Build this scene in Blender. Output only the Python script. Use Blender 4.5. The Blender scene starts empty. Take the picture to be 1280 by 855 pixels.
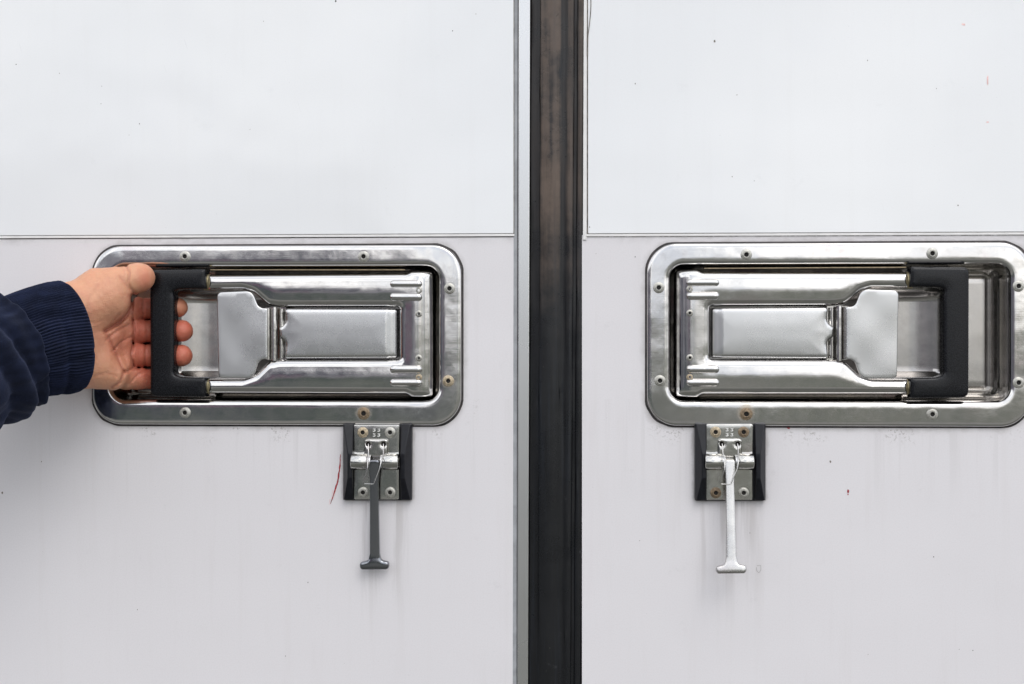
import bpy, math, random
import numpy as np
from mathutils import Vector, geometry

random.seed(7); rng = np.random.default_rng(7)
sc = bpy.context.scene
COL = sc.collection
R = math.radians

# ------------------------------------------------------------------ camera
D = 1.07                      # metres from the doors
YAW = R(3.2)                  # the photographer stands a little right and looks a little left
LENS = 50.0
fwd = np.array([-math.sin(YAW), math.cos(YAW), 0.0])
rgt = np.array([math.cos(YAW), math.sin(YAW), 0.0])
up = np.array([0.0, 0.0, 1.0])
CAM = -fwd * D
cd = bpy.data.cameras.new('camera'); cam = bpy.data.objects.new('camera', cd); COL.objects.link(cam)
cd.lens = LENS; cd.sensor_width = 36; cd.clip_start = 0.02; cd.clip_end = 200
cam.location = CAM; cam.rotation_euler = (R(90), 0, YAW)
sc.camera = cam
KX = 36.0 / LENS / 1280.0

def at(px, py, d=0.0):
    """photo measurement (1280 wide) at d millimetres in front of the door skin -> (x, z) in mm"""
    r = fwd + rgt * ((px - 640) * KX) + up * ((427.5 - py) * KX)
    t = (-d * 0.001 - CAM[1]) / r[1]
    p = CAM + r * t
    return np.array([p[0] * 1000, p[2] * 1000])
def at3(px, py, d):
    x, z = at(px, py, d)
    return np.array([x, -d, z])
def to_px(P):
    """(...,3) mm -> photo coordinates"""
    q = P * 0.001 - CAM
    w = q @ fwd
    return 640 + (q @ rgt) / w / KX, 427.5 - (q[..., 2]) / w / KX

# ------------------------------------------------------------------ world (overcast sky, tree line and yard behind the camera)
SUN_ELEV, SUN_AZ = 48.0, 24.0     # azimuth measured from -Y (behind the camera) towards +X
w = bpy.data.worlds.new('World'); sc.world = w; w.use_nodes = True
nt = w.node_tree; nt.nodes.clear()

class G:
    """small node graph helper"""
    def __init__(s, nt): s.nt = nt
    def n(s, t, **k):
        nd = s.nt.nodes.new(t)
        for a, b in k.items(): setattr(nd, a, b)
        return nd
    def put(s, sock, v):
        if isinstance(v, bpy.types.NodeSocket): s.nt.links.new(v, sock)
        elif isinstance(v, (tuple, list)) and len(v) == 3 and sock.type == 'RGBA': sock.default_value = (*v, 1)
        else: sock.default_value = v
    def m(s, op, a, b=0.0, c=None, clamp=False):
        nd = s.n('ShaderNodeMath', operation=op); nd.use_clamp = clamp
        s.put(nd.inputs[0], a); s.put(nd.inputs[1], b)
        if c is not None: s.put(nd.inputs[2], c)
        return nd.outputs[0]
    def ss(s, x, a, b, lo=0.0, hi=1.0):
        nd = s.n('ShaderNodeMapRange', interpolation_type='SMOOTHSTEP')
        s.put(nd.inputs[0], x); s.put(nd.inputs[1], a); s.put(nd.inputs[2], b); s.put(nd.inputs[3], lo); s.put(nd.inputs[4], hi)
        return nd.outputs[0]
    def lin(s, x, a, b, lo=0.0, hi=1.0):
        nd = s.n('ShaderNodeMapRange')
        s.put(nd.inputs[0], x); s.put(nd.inputs[1], a); s.put(nd.inputs[2], b); s.put(nd.inputs[3], lo); s.put(nd.inputs[4], hi)
        return nd.outputs[0]
    def mix(s, f, a, b, mode='MIX'):
        nd = s.n('ShaderNodeMix', data_type='RGBA', blend_type=mode)
        s.put(nd.inputs[0], f); s.put(nd.inputs[6], a); s.put(nd.inputs[7], b)
        return nd.outputs[2]
    def sep(s, v):
        nd = s.n('ShaderNodeSeparateXYZ'); s.put(nd.inputs[0], v); return nd.outputs
    def comb(s, x, y, z):
        nd = s.n('ShaderNodeCombineXYZ'); s.put(nd.inputs[0], x); s.put(nd.inputs[1], y); s.put(nd.inputs[2], z); return nd.outputs[0]
    def vm(s, op, a, b):
        nd = s.n('ShaderNodeVectorMath', operation=op); s.put(nd.inputs[0], a); s.put(nd.inputs[1], b); return nd.outputs
    def noise(s, vec, scale, detail=3, rough=0.55, color=False, dist=0.0):
        nd = s.n('ShaderNodeTexNoise'); s.put(nd.inputs['Vector'], vec)
        nd.inputs['Scale'].default_value = scale; nd.inputs['Detail'].default_value = detail
        nd.inputs['Roughness'].default_value = rough; nd.inputs['Distortion'].default_value = dist
        return nd.outputs['Color' if color else 'Fac']
    def vor(s, vec, scale, feature='F1'):
        nd = s.n('ShaderNodeTexVoronoi', feature=feature); s.put(nd.inputs['Vector'], vec); nd.inputs['Scale'].default_value = scale
        return nd.outputs
    def bump(s, h, strength, dist, normal=None):
        nd = s.n('ShaderNodeBump'); nd.inputs['Strength'].default_value = strength; nd.inputs['Distance'].default_value = dist
        s.put(nd.inputs['Height'], h)
        if normal is not None: s.put(nd.inputs['Normal'], normal)
        return nd.outputs[0]

g = G(nt)
dirv = g.n('ShaderNodeTexCoord').outputs['Generated']
sx, sy, sz = g.sep(dirv)
sky = g.n('ShaderNodeTexSky', sky_type='NISHITA'); sky.sun_disc = False
sky.sun_elevation = R(SUN_ELEV); sky.sun_rotation = R(180 - SUN_AZ)
sky.air_density = 1.0; sky.dust_density = 2.0
az = g.m('ARCTAN2', sx, g.m('MULTIPLY', sy, -1.0))
cl = g.noise(dirv, 5.5, 5, 0.55, dist=0.4)
cloud = g.mix(g.ss(cl, 0.42, 0.60), (8.0, 8.5, 9.5), (16.5, 16.3, 16.0))
skyc = g.mix(0.88, sky.outputs[0], cloud)
# tree line / sheds: high on the left, low on the right
jag = g.m('MULTIPLY', g.m('SUBTRACT', g.noise(dirv, 14.0, 4, 0.6), 0.5), 0.05)
skyl = g.ss(az, -0.16, -0.105, 0.135, 0.02)
skyl = g.m('ADD', skyl, jag)
skyf = g.ss(g.m('SUBTRACT', sz, skyl), -0.012, 0.012)
nA = g.noise(dirv, 9.0, 3, 0.6)
nB = g.noise(g.vm('ADD', dirv, (5.3, 1.7, 2.9))[0], 16.0, 3, 0.6)
treeL = g.mix(g.ss(nA, 0.4, 0.6), (0.50, 0.58, 0.76), (2.5, 2.45, 2.75))
treeL = g.mix(g.ss(nB, 0.58, 0.68), treeL, (2.4, 1.2, 1.8))
treeR = g.mix(g.ss(nA, 0.4, 0.6), (1.6, 1.7, 1.5), (3.8, 3.8, 3.5))
tree = g.mix(g.ss(az, -0.16, 0.05), treeL, treeR)
gl = g.mix(g.ss(az, -0.2, 0.1), (0.42, 0.54, 0.66), (1.7, 1.75, 1.6))
ground = g.mix(g.ss(sz, -0.6, -0.12), (0.95, 0.92, 0.92), g.mix(g.ss(sz, -0.3, -0.08), (3.2, 3.1, 3.1), gl))
ground = g.mix(g.ss(g.noise(dirv, 30.0, 4, 0.65), 0.4, 0.65, 0.0, 0.4), ground, (3.0, 2.9, 2.8))
ground = g.mix(g.ss(nB, 0.4, 0.6, 0.0, 0.45), ground, (0.9, 1.15, 0.8))
low = g.mix(g.ss(sz, -0.035, -0.02), ground, tree)
full = g.mix(skyf, low, skyc)
bg = g.n('ShaderNodeBackground'); g.put(bg.inputs[0], full); bg.inputs[1].default_value = 0.1
out = g.n('ShaderNodeOutputWorld'); nt.links.new(bg.outputs[0], out.inputs[0])

# ------------------------------------------------------------------ sun (veiled by cloud)
sl = bpy.data.lights.new('sun', 'SUN'); sun = bpy.data.objects.new('sun', sl); COL.objects.link(sun)
sl.energy = 0.7; sl.angle = R(32); sl.color = (1.0, 0.97, 0.93)
e, a = R(SUN_ELEV), R(SUN_AZ)
to_sun = Vector((math.sin(a) * math.cos(e), -math.cos(a) * math.cos(e), math.sin(e)))
sun.rotation_euler = to_sun.to_track_quat('Z', 'Y').to_euler()
sun.location = (0.5, -1.5, 1.5)

vs = sc.view_settings
vs.view_transform = 'Standard'; vs.look = 'None'; vs.gamma = 1; vs.exposure = 0.38

# ------------------------------------------------------------------ materials
def mat(name):
    m = bpy.data.materials.new(name); m.use_nodes = True
    g = G(m.node_tree); b = m.node_tree.nodes['Principled BSDF']
    return m, g, b
def pos(g): return g.n('ShaderNodeNewGeometry').outputs['Position']
def rbox(g, x, z, c, hb, r):
    """2-D rounded box distance (metres)"""
    qx = g.m('MAXIMUM', g.m('SUBTRACT', g.m('ABSOLUTE', g.m('SUBTRACT', x, c[0])), hb[0] - r), 0)
    qz = g.m('MAXIMUM', g.m('SUBTRACT', g.m('ABSOLUTE', g.m('SUBTRACT', z, c[1])), hb[1] - r), 0)
    return g.m('SUBTRACT', g.m('SQRT', g.m('ADD', g.m('MULTIPLY', qx, qx), g.m('MULTIPLY', qz, qz))), r)

LX1 = 577; LY0, LY1 = 307, 531
LC = at(LX1, 419)                                   # anchor of the left latch (its hinge end, mid height)
RC = at(808.5, 418.3)                               # anchor of the right latch
TL = at(117, 307); BR = at(577, 531)
LW, LH = BR[0] - TL[0], TL[1] - BR[1]
RW = LW
FC_L = ((BR[0] + TL[0]) / 2000, LC[1] / 1000); FC_R = ((RC[0] + RW / 2) / 1000, RC[1] / 1000)
HB = (LW / 2000, LH / 2000)

def paint(name, base, rough, upper):
    m, g, b = mat(name)
    P = pos(g); x, y, z = g.sep(P)
    n1 = g.noise(P, 5.0, 4, 0.6)
    n2 = g.noise(g.comb(g.m('MULTIPLY', x, 90), 0.0, g.m('MULTIPLY', z, 5)), 1.0, 4, 0.65)    # faint vertical wash marks
    n3 = g.noise(P, 900.0, 2, 0.6)
    n4 = g.noise(P, 45.0, 5, 0.65)
    c = g.mix(g.ss(n1, 0.35, 0.7, 0, 0.5), base, tuple(v * 0.955 for v in base))
    c = g.mix(g.ss(n2, 0.5, 0.75, 0, 0.30 if not upper else 0.12), c, tuple(v * k for v, k in zip(base, (0.90, 0.885, 0.87))))
    c = g.mix(g.ss(n3, 0.35, 0.75, 0, 0.28 if not upper else 0.12), c, tuple(v * 0.86 for v in base))
    # speckles
    for scale, thr, size, k in ((38, 0.5, 0.022, 0.75), (95, 0.55, 0.03, 0.5), (170, 0.4, 0.04, 0.35)):
        vo = g.vor(g.comb(x, 0.0, z), scale)
        rnd = g.sep(vo['Color'])[0]
        mk = g.m('MULTIPLY', g.ss(vo['Distance'], size * 0.4, size, 1, 0), g.m('GREATER_THAN', rnd, thr))
        c = g.mix(g.m('MULTIPLY', mk, k * (0.7 if upper else 0.8)), c, (0.16, 0.15, 0.15))
    # hairline scratches
    sc1 = g.noise(g.comb(g.m('MULTIPLY', g.m('ADD', x, g.m('MULTIPLY', z, 0.3)), 700), 0.0, g.m('MULTIPLY', z, 25)), 1.0, 2, 0.5)
    c = g.mix(g.ss(sc1, 0.74, 0.78, 0, 0.3), c, tuple(v * 0.7 for v in base))
    if not upper:
        gr = None
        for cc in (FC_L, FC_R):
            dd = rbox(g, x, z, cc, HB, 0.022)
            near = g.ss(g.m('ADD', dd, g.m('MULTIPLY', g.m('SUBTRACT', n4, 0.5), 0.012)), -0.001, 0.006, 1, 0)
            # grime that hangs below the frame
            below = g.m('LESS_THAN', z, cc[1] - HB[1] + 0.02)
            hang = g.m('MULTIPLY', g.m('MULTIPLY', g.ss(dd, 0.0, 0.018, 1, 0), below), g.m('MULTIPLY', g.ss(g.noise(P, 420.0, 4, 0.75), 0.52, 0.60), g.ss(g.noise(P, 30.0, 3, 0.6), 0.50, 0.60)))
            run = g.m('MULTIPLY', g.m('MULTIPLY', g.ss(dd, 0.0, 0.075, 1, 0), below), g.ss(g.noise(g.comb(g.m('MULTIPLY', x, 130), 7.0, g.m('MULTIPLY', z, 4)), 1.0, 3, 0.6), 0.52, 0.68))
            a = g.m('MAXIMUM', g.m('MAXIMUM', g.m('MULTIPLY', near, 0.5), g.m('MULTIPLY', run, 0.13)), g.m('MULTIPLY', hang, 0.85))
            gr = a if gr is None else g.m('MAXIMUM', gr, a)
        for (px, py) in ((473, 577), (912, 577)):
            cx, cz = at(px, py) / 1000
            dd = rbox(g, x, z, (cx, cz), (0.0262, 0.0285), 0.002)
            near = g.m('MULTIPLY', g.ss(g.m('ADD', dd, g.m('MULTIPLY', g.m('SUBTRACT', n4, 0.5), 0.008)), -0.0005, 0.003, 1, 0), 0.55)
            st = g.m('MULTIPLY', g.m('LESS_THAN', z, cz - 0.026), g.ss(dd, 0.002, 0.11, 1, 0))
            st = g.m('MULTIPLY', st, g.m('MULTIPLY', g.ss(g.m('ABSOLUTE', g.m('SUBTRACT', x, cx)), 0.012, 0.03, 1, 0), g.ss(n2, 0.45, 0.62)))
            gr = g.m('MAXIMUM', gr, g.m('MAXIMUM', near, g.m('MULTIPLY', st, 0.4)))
        zs_ = g.m('ADD', at(320, 293.3)[1] / 1000 - 0.0023, g.m('MULTIPLY', g.m('GREATER_THAN', x, 0.03), (at(1000, 291.0)[1] - at(320, 293.3)[1]) / 1000))
        sm = g.ss(g.m('ABSOLUTE', g.m('SUBTRACT', z, zs_)), 0.0001, 0.0005, 1, 0)
        brk = g.ss(g.noise(g.comb(g.m('MULTIPLY', x, 60), 0.0, 0.0), 1.0, 4, 0.7), 0.42, 0.52)
        gr = g.m('MAXIMUM', gr, g.m('MULTIPLY', sm, brk))
        wash = g.m('MULTIPLY', g.ss(g.m('SUBTRACT', zs_, z), 0.0, 0.008, 1, 0), g.ss(n4, 0.45, 0.7, 0, 0.3))
        gr = g.m('MAXIMUM', gr, wash)
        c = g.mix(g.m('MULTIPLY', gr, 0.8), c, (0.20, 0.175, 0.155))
    # blotchy grey scuffs
    c = g.mix(g.m('MULTIPLY', g.ss(n4, 0.62, 0.74), 0.10 if upper else 0.2), c, tuple(v * 0.7 for v in base))
    g.put(b.inputs['Base Color'], c)
    g.put(b.inputs['Roughness'], g.ss(n1, 0.3, 0.7, rough * 0.85, rough * 1.2))
    b.inputs['Specular IOR Level'].default_value = 0.8 if upper else 0.4
    h = g.m('ADD', g.m('MULTIPLY', g.noise(P, 9.0, 2), 1.0), g.m('MULTIPLY', g.noise(P, 350.0, 2), 0.012))
    g.put(b.inputs['Normal'], g.bump(h, 0.35, 0.004))
    return m

M = {}
M['upper'] = paint('upper_paint', (0.84, 0.85, 0.865), 0.14, True)
M['lower'] = paint('lower_paint', (0.745, 0.725, 0.745), 0.42, False)

def steel(name, tint=(0.675, 0.66, 0.645), rough=0.2, grain=1.0, wavy=1.0, stains=(), dirt=0.35, blotch=0.6, rv=1.0):
    m, g, b = mat(name)
    P = pos(g); x, y, z = g.sep(P)
    n1 = g.noise(P, 28.0, 5, 0.65); n2 = g.noise(P, 130.0, 5, 0.7); n3 = g.noise(P, 11.0, 3, 0.5)
    nf = g.noise(P, 1100.0, 2, 0.6)
    c = g.mix(g.ss(n1, 0.35, 0.7, 0, 0.55 * blotch), tint, (tint[0] * 0.70, tint[1] * 0.73, tint[2] * 0.80))
    c = g.mix(g.ss(n2, 0.55, 0.75, 0, 0.35 * blotch), c, (tint[0] * 0.72, tint[1] * 0.68, tint[2] * 0.66))
    c = g.mix(g.ss(g.noise(P, 19.0, 3, 0.5, dist=0.5), 0.60, 0.72, 0, 0.30 * blotch), c, (tint[0] * 0.80, tint[1] * 0.56, tint[2] * 0.64))
    met = 1.0
    rust = None
    for (cx, cz, rad) in stains:
        dd = g.m('SQRT', g.m('ADD', g.m('POWER', g.m('SUBTRACT', x, cx), 2.0), g.m('POWER', g.m('SUBTRACT', z, cz), 2.0)))
        dd = g.m('ADD', dd, g.m('MULTIPLY', g.m('SUBTRACT', n2, 0.5), 0.006))
        a = g.ss(dd, rad * 0.45, rad, 0.75, 0)
        rust = a if rust is None else g.m('MAXIMUM', rust, a)
    if rust is not None:
        c = g.mix(rust, c, (0.50, 0.42, 0.32))
        met = g.m('SUBTRACT', 1.0, g.m('MULTIPLY', rust, 0.6))
    hs = g.noise(g.comb(g.m('MULTIPLY', g.m('ADD', x, g.m('MULTIPLY', z, 0.5)), 45), 0.0, g.m('MULTIPLY', g.m('SUBTRACT', z, g.m('MULTIPLY', x, 0.15)), 1100)), 1.0, 2, 0.5)
    c = g.mix(g.ss(hs, 0.70, 0.76, 0, 0.35), c, tuple(min(1, v * 1.35) for v in tint))
    hs2 = g.noise(g.comb(g.m('MULTIPLY', g.m('SUBTRACT', x, g.m('MULTIPLY', z, 0.2)), 900), 3.0, g.m('MULTIPLY', z, 40)), 1.0, 2, 0.5)
    c = g.mix(g.ss(hs2, 0.72, 0.77, 0, 0.3), c, tuple(v * 0.5 for v in tint))
    # little pits of dirt
    dm = g.m('MULTIPLY', g.ss(g.noise(P, 330.0, 3, 0.7), 0.64, 0.72), dirt)
    c = g.mix(dm, c, (0.12, 0.10, 0.09))
    g.put(b.inputs['Base Color'], c); g.put(b.inputs['Metallic'], met)
    # crossing fine scratches
    s1 = g.noise(g.comb(g.m('MULTIPLY', x, 60), 0.0, g.m('MULTIPLY', z, 2600)), 1.0, 2, 0.6)
    s2 = g.noise(g.comb(g.m('MULTIPLY', g.m('ADD', x, z), 1900), 0.0, g.m('MULTIPLY', g.m('SUBTRACT', x, z), 50)), 1.0, 2, 0.6)
    rr = g.m('ADD', g.ss(n2, 0.35, 0.7, rough * (1 - 0.2 * rv), rough * (1 + 0.3 * rv)), g.ss(nf, 0.5, 0.8, 0, 0.03 * rv))
    rr = g.m('ADD', rr, g.ss(n3, 0.5, 0.7, 0, 0.04))
    g.put(b.inputs['Roughness'], rr)
    h = g.m('ADD', g.m('MULTIPLY', s1, 0.012 * grain), g.m('MULTIPLY', s2, 0.008 * grain))
    h = g.m('ADD', h, g.m('MULTIPLY', g.noise(P, 24.0, 2, 0.5), 0.9 * wavy))
    h = g.m('ADD', h, g.m('MULTIPLY', g.noise(P, 75.0, 2, 0.5), 0.14 * wavy))
    g.put(b.inputs['Normal'], g.bump(h, 0.8, 0.0010))
    return m
sr = [(*(at(455, 516) / 1000), 0.0075), (*(at(931.5, 515) / 1000), 0.0085), (*(at(561, 476) / 1000), 0.006)]
M['frame'] = steel('frame_steel', rough=0.11, stains=sr, dirt=0.14, blotch=0.6, grain=1.0)
M['steel'] = steel('pressed_steel', rough=0.105, wavy=0.7, dirt=0.12, blotch=0.45, grain=0.9)
M['pan'] = steel('dull_steel', tint=(0.58, 0.56, 0.53), rough=0.13, wavy=0.7, dirt=0.4)
M['satin'] = steel('satin_steel', tint=(0.66, 0.66, 0.66), rough=0.27, wavy=0.22, dirt=0.0, blotch=0.10, rv=0.15, grain=0.5)
M['floor'] = steel('scuffed_steel', tint=(0.52, 0.50, 0.48), rough=0.22, wavy=0.4, dirt=0.12, blotch=0.4, rv=0.3, grain=0.8)
M['catch'] = steel('catch_steel', tint=(0.60, 0.59, 0.56), rough=0.16, wavy=0.6, dirt=0.2)
M['bright'] = steel('lit_pull_clip_steel', tint=(0.60, 0.59, 0.575), rough=0.24, wavy=0.2, dirt=0.1)  # lit copy of the pull steel for the right pull; also the wire clip

def simple(name, base, rough, metal=0.0, nscale=200, var=0.25, bump=0.15, spec=0.5):
    m, g, b = mat(name)
    P = pos(g)
    n = g.noise(P, nscale, 4, 0.6)
    g.put(b.inputs['Base Color'], g.mix(g.ss(n, 0.3, 0.7), tuple(v * (1 - var) for v in base), tuple(v * (1 + var) for v in base)))
    g.put(b.inputs['Roughness'], g.ss(n, 0.3, 0.7, rough * 0.85, rough * 1.15)); b.inputs['Metallic'].default_value = metal
    b.inputs['Specular IOR Level'].default_value = spec
    g.put(b.inputs['Normal'], g.bump(n, bump, 0.0003))
    return m
M['grip'] = simple('black_grip_plastic', (0.005, 0.0055, 0.0075), 0.26, nscale=900, var=0.4, bump=0.12, spec=0.34)
M['pull'] = steel('shaded_pull_steel', tint=(0.26, 0.27, 0.29), rough=0.15, wavy=0.4, dirt=0.1)  # shaded copy: the left pull's dark reflection is put into the tint
M['block'] = simple('black_block_rubber', (0.007, 0.0075, 0.011), 0.33, nscale=300, bump=0.2, spec=0.35)
M['rivet'] = simple('rivet_aluminium', (0.50, 0.49, 0.45), 0.42, 0.75, nscale=900, var=0.2)
M['rivet_stained'] = simple('rivet_stained', (0.45, 0.37, 0.26), 0.5, 0.4, nscale=700, var=0.35)
M['rivet_rusty'] = simple('rivet_rusty', (0.23, 0.17, 0.11), 0.55, 0.3, nscale=700, var=0.4)
M['alu'] = simple('satin_flange_metal', (0.68, 0.68, 0.675), 0.27, 1.0, nscale=2.5, var=0.02, bump=0.0)
M['hole'] = simple('dark_rivet_hole', (0.007, 0.005, 0.004), 0.7, nscale=500, bump=0.5)
M['sealant'] = simple('grimy_sealant', (0.16, 0.14, 0.12), 0.6, nscale=160, var=0.6)
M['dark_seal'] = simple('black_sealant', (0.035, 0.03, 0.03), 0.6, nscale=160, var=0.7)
M['edge'] = simple('grey_edge_paint', (0.33, 0.34, 0.36), 0.45, nscale=60, var=0.2)
M['bead'] = simple('white_bead_paint', (0.80, 0.79, 0.78), 0.35, nscale=60, var=0.06)
M['stamp'] = simple('stamped_metal', (0.80, 0.80, 0.78), 0.3, 0.2, nscale=500)
M['ferrule'] = simple('yellowed_ferrule', (0.42, 0.36, 0.22), 0.4, 0.7, nscale=500)
M['red'] = simple('dark_red_paint', (0.30, 0.015, 0.025), 0.5, nscale=500, var=0.4)
M['pink'] = simple('pale_red_paint', (0.80, 0.55, 0.53), 0.5, nscale=500, var=0.2)
M['brass'] = simple('brassy_edge', (0.45, 0.36, 0.24), 0.35, 0.85, nscale=500)

def rubber():
    m, g, b = mat('gasket_rubber')
    P = pos(g); x, y, z = g.sep(P)
    n1 = g.noise(P, 22.0, 5, 0.65); n2 = g.noise(P, 160.0, 4, 0.7)
    streak = g.noise(g.comb(g.m('MULTIPLY', x, 260), 0.0, g.m('MULTIPLY', z, 7)), 1.0, 4, 0.6)
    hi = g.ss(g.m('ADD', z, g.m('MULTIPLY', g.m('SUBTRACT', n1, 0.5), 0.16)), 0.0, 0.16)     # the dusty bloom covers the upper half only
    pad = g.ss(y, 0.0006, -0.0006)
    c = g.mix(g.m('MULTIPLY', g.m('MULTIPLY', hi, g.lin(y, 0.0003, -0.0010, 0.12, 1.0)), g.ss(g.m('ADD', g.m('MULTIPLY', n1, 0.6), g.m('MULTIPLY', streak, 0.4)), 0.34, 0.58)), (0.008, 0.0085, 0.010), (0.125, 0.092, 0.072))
    c = g.mix(g.m('MULTIPLY', g.ss(streak, 0.5, 0.7), 0.35), c, (0.018, 0.022, 0.030))
    sp = g.vor(P, 210); mk = g.m('MULTIPLY', g.ss(sp['Distance'], 0.02, 0.06, 1, 0), g.m('GREATER_THAN', g.sep(sp['Color'])[0], 0.88))
    c = g.mix(g.m('MULTIPLY', mk, 0.7), c, (0.20, 0.19, 0.18))
    # chalky scuffs low on the seal
    sm = g.m('MULTIPLY', g.ss(g.noise(P, 60.0, 5, 0.7, dist=1.0), 0.62, 0.72), g.m('MULTIPLY', g.ss(z, -0.03, -0.10), g.ss(n2, 0.4, 0.6)))
    c = g.mix(g.m('MULTIPLY', sm, 0.5), c, (0.14, 0.14, 0.15))
    g.put(b.inputs['Base Color'], c)
    g.put(b.inputs['Roughness'], g.ss(n1, 0.3, 0.7, 0.24, 0.36)); b.inputs['Specular IOR Level'].default_value = 0.38
    g.put(b.inputs['Normal'], g.bump(g.noise(P, 25.0, 2), 0.4, 0.0012))
    return m
M['rubber'] = rubber()

def skin():
    m, g, b = mat('skin')
    P = pos(g)
    a = g.n('ShaderNodeVertexColor'); a.layer_name = 'tint'
    r, cz, _ = g.sep(a.outputs[0])
    n = g.noise(P, 90.0, 4, 0.65); n2 = g.noise(P, 420.0, 3, 0.6); n3 = g.noise(P, 35.0, 3, 0.55)
    c = g.mix(g.m('ADD', r, g.m('MULTIPLY', g.m('SUBTRACT', n3, 0.5), 0.6), clamp=True), (0.64, 0.320, 0.190), (0.55, 0.145, 0.090))
    c = g.mix(g.ss(n, 0.42, 0.72, 0, 0.35), c, (0.54, 0.205, 0.135))
    c = g.mix(g.ss(n2, 0.55, 0.75, 0, 0.22), c, (0.74, 0.45, 0.31))
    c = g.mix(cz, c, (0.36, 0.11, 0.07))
    g.put(b.inputs['Base Color'], c)
    b.inputs['Roughness'].default_value = 0.46
    b.inputs['Subsurface Weight'].default_value = 0.22
    b.inputs['Subsurface Radius'].default_value = (1.0, 0.3, 0.15); b.inputs['Subsurface Scale'].default_value = 0.003
    vo = g.vor(P, 900, 'DISTANCE_TO_EDGE')['Distance']
    sx_ = g.noise(g.vm('MULTIPLY', P, (300.0, 300.0, 1200.0))[0], 1.0, 3, 0.6)
    h = g.m('ADD', g.m('MULTIPLY', vo, 0.5), g.m('ADD', g.m('MULTIPLY', sx_, 0.6), g.m('MULTIPLY', n, 1.6)))
    g.put(b.inputs['Normal'], g.bump(h, 0.75, 0.0006))
    return m
M['skin'] = skin()

def cloth(name, base, knit):
    m, g, b = mat(name)
    P = pos(g)
    n = g.noise(P, 60.0, 4, 0.6); n2 = g.noise(P, 1500.0, 3, 0.7); n3 = g.noise(P, 400.0, 4, 0.7)
    c = g.mix(g.ss(n, 0.35, 0.7), tuple(v * 0.7 for v in base), tuple(v * 1.3 for v in base))
    c = g.mix(g.ss(n2, 0.5, 0.8, 0, 0.5), c, tuple(v * 2.2 + 0.004 for v in base))
    c = g.mix(g.ss(n3, 0.58, 0.75, 0, 0.6), c, tuple(v * 2.0 + 0.006 for v in base))
    g.put(b.inputs['Base Color'], c); b.inputs['Roughness'].default_value = 0.9
    b.inputs['Specular IOR Level'].default_value = 0.2
    b.inputs['Sheen Weight'].default_value = 0.10; b.inputs['Sheen Roughness'].default_value = 0.5
    g.put(b.inputs['Sheen Tint'], (0.45, 0.55, 0.95))
    g.put(b.inputs['Normal'], g.bump(g.m('ADD', n2, n3), 0.5, 0.0006))
    return m
M['cuff'] = cloth('navy_rib_knit', (0.0075, 0.0115, 0.032), True)
M['sleeve'] = cloth('navy_fleece', (0.0052, 0.0082, 0.023), False)

# ------------------------------------------------------------------ mesh helpers (all coordinates in mm: x, z on the door, d towards the camera)
def mesh(name, V, F, m, parent=None, smooth=True, ang=35, loc=None):
    me = bpy.data.meshes.new(name)
    V = np.asarray(V, float) * 0.001
    me.from_pydata(V.tolist(), [], [tuple(int(i) for i in f) for f in F]); me.update()
    o = bpy.data.objects.new(name, me); COL.objects.link(o)
    if m is not None: me.materials.append(m)
    if smooth:
        me.shade_smooth()
        if ang: me.set_sharp_from_angle(angle=R(ang))
    if parent is not None: o.parent = parent
    return o
def recalc(o):
    import bmesh
    bm = bmesh.new(); bm.from_mesh(o.data); bmesh.ops.recalc_face_normals(bm, faces=bm.faces); bm.to_mesh(o.data); bm.free()
def tag(o, label=None, cat=None, group=None, kind=None):
    if label: o['label'] = label
    if cat: o['category'] = cat
    if group: o['group'] = group
    if kind: o['kind'] = kind
    return o
def empty(name, xz, label, cat, group=None, d=0.0):
    o = bpy.data.objects.new(name, None); COL.objects.link(o); o.empty_display_size = 0.02
    o.location = (xz[0] / 1000, -d / 1000, xz[1] / 1000)
    return tag(o, label, cat, group)

def roundpoly(pts, step=1.6):
    """pts: (x, z, r) corners -> resampled closed loop with rounded corners"""
    out = []; n = len(pts)
    for i in range(n):
        p0 = np.array(pts[i - 1][:2], float); p = np.array(pts[i][:2], float); p1 = np.array(pts[(i + 1) % n][:2], float)
        r = pts[i][2] if len(pts[i]) > 2 else 0
        a = p0 - p; b = p1 - p; la, lb = np.linalg.norm(a), np.linalg.norm(b); a /= la; b /= lb
        ang = math.acos(max(-1, min(1, a @ b)))
        if r <= 0.01 or ang > math.pi - 0.02: out.append(p); continue
        t = r / math.tan(ang / 2); t = min(t, la * 0.49, lb * 0.49); r2 = t * math.tan(ang / 2)
        A = p + a * t; B = p + b * t
        c = p + (a + b) / np.linalg.norm(a + b) * (r2 / math.sin(ang / 2))
        a0 = math.atan2(*(A - c)[::-1]); a1 = math.atan2(*(B - c)[::-1]); da = (a1 - a0 + math.pi) % (2 * math.pi) - math.pi
        k = max(4, int(abs(da) / R(9)))
        for j in range(k + 1):
            th = a0 + da * j / k; out.append(c + r2 * np.array([math.cos(th), math.sin(th)]))
    res = []
    for i in range(len(out)):
        p, q = out[i], out[(i + 1) % len(out)]; L = np.linalg.norm(q - p)
        if L < 1e-4: continue
        k = max(1, int(L / step))
        for j in range(k): res.append(p + (q - p) * j / k)
    res = np.array(res)
    ar = 0.5 * np.sum(res[:, 0] * np.roll(res[:, 1], -1) - np.roll(res[:, 0], -1) * res[:, 1])
    return res if ar > 0 else res[::-1]

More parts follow.
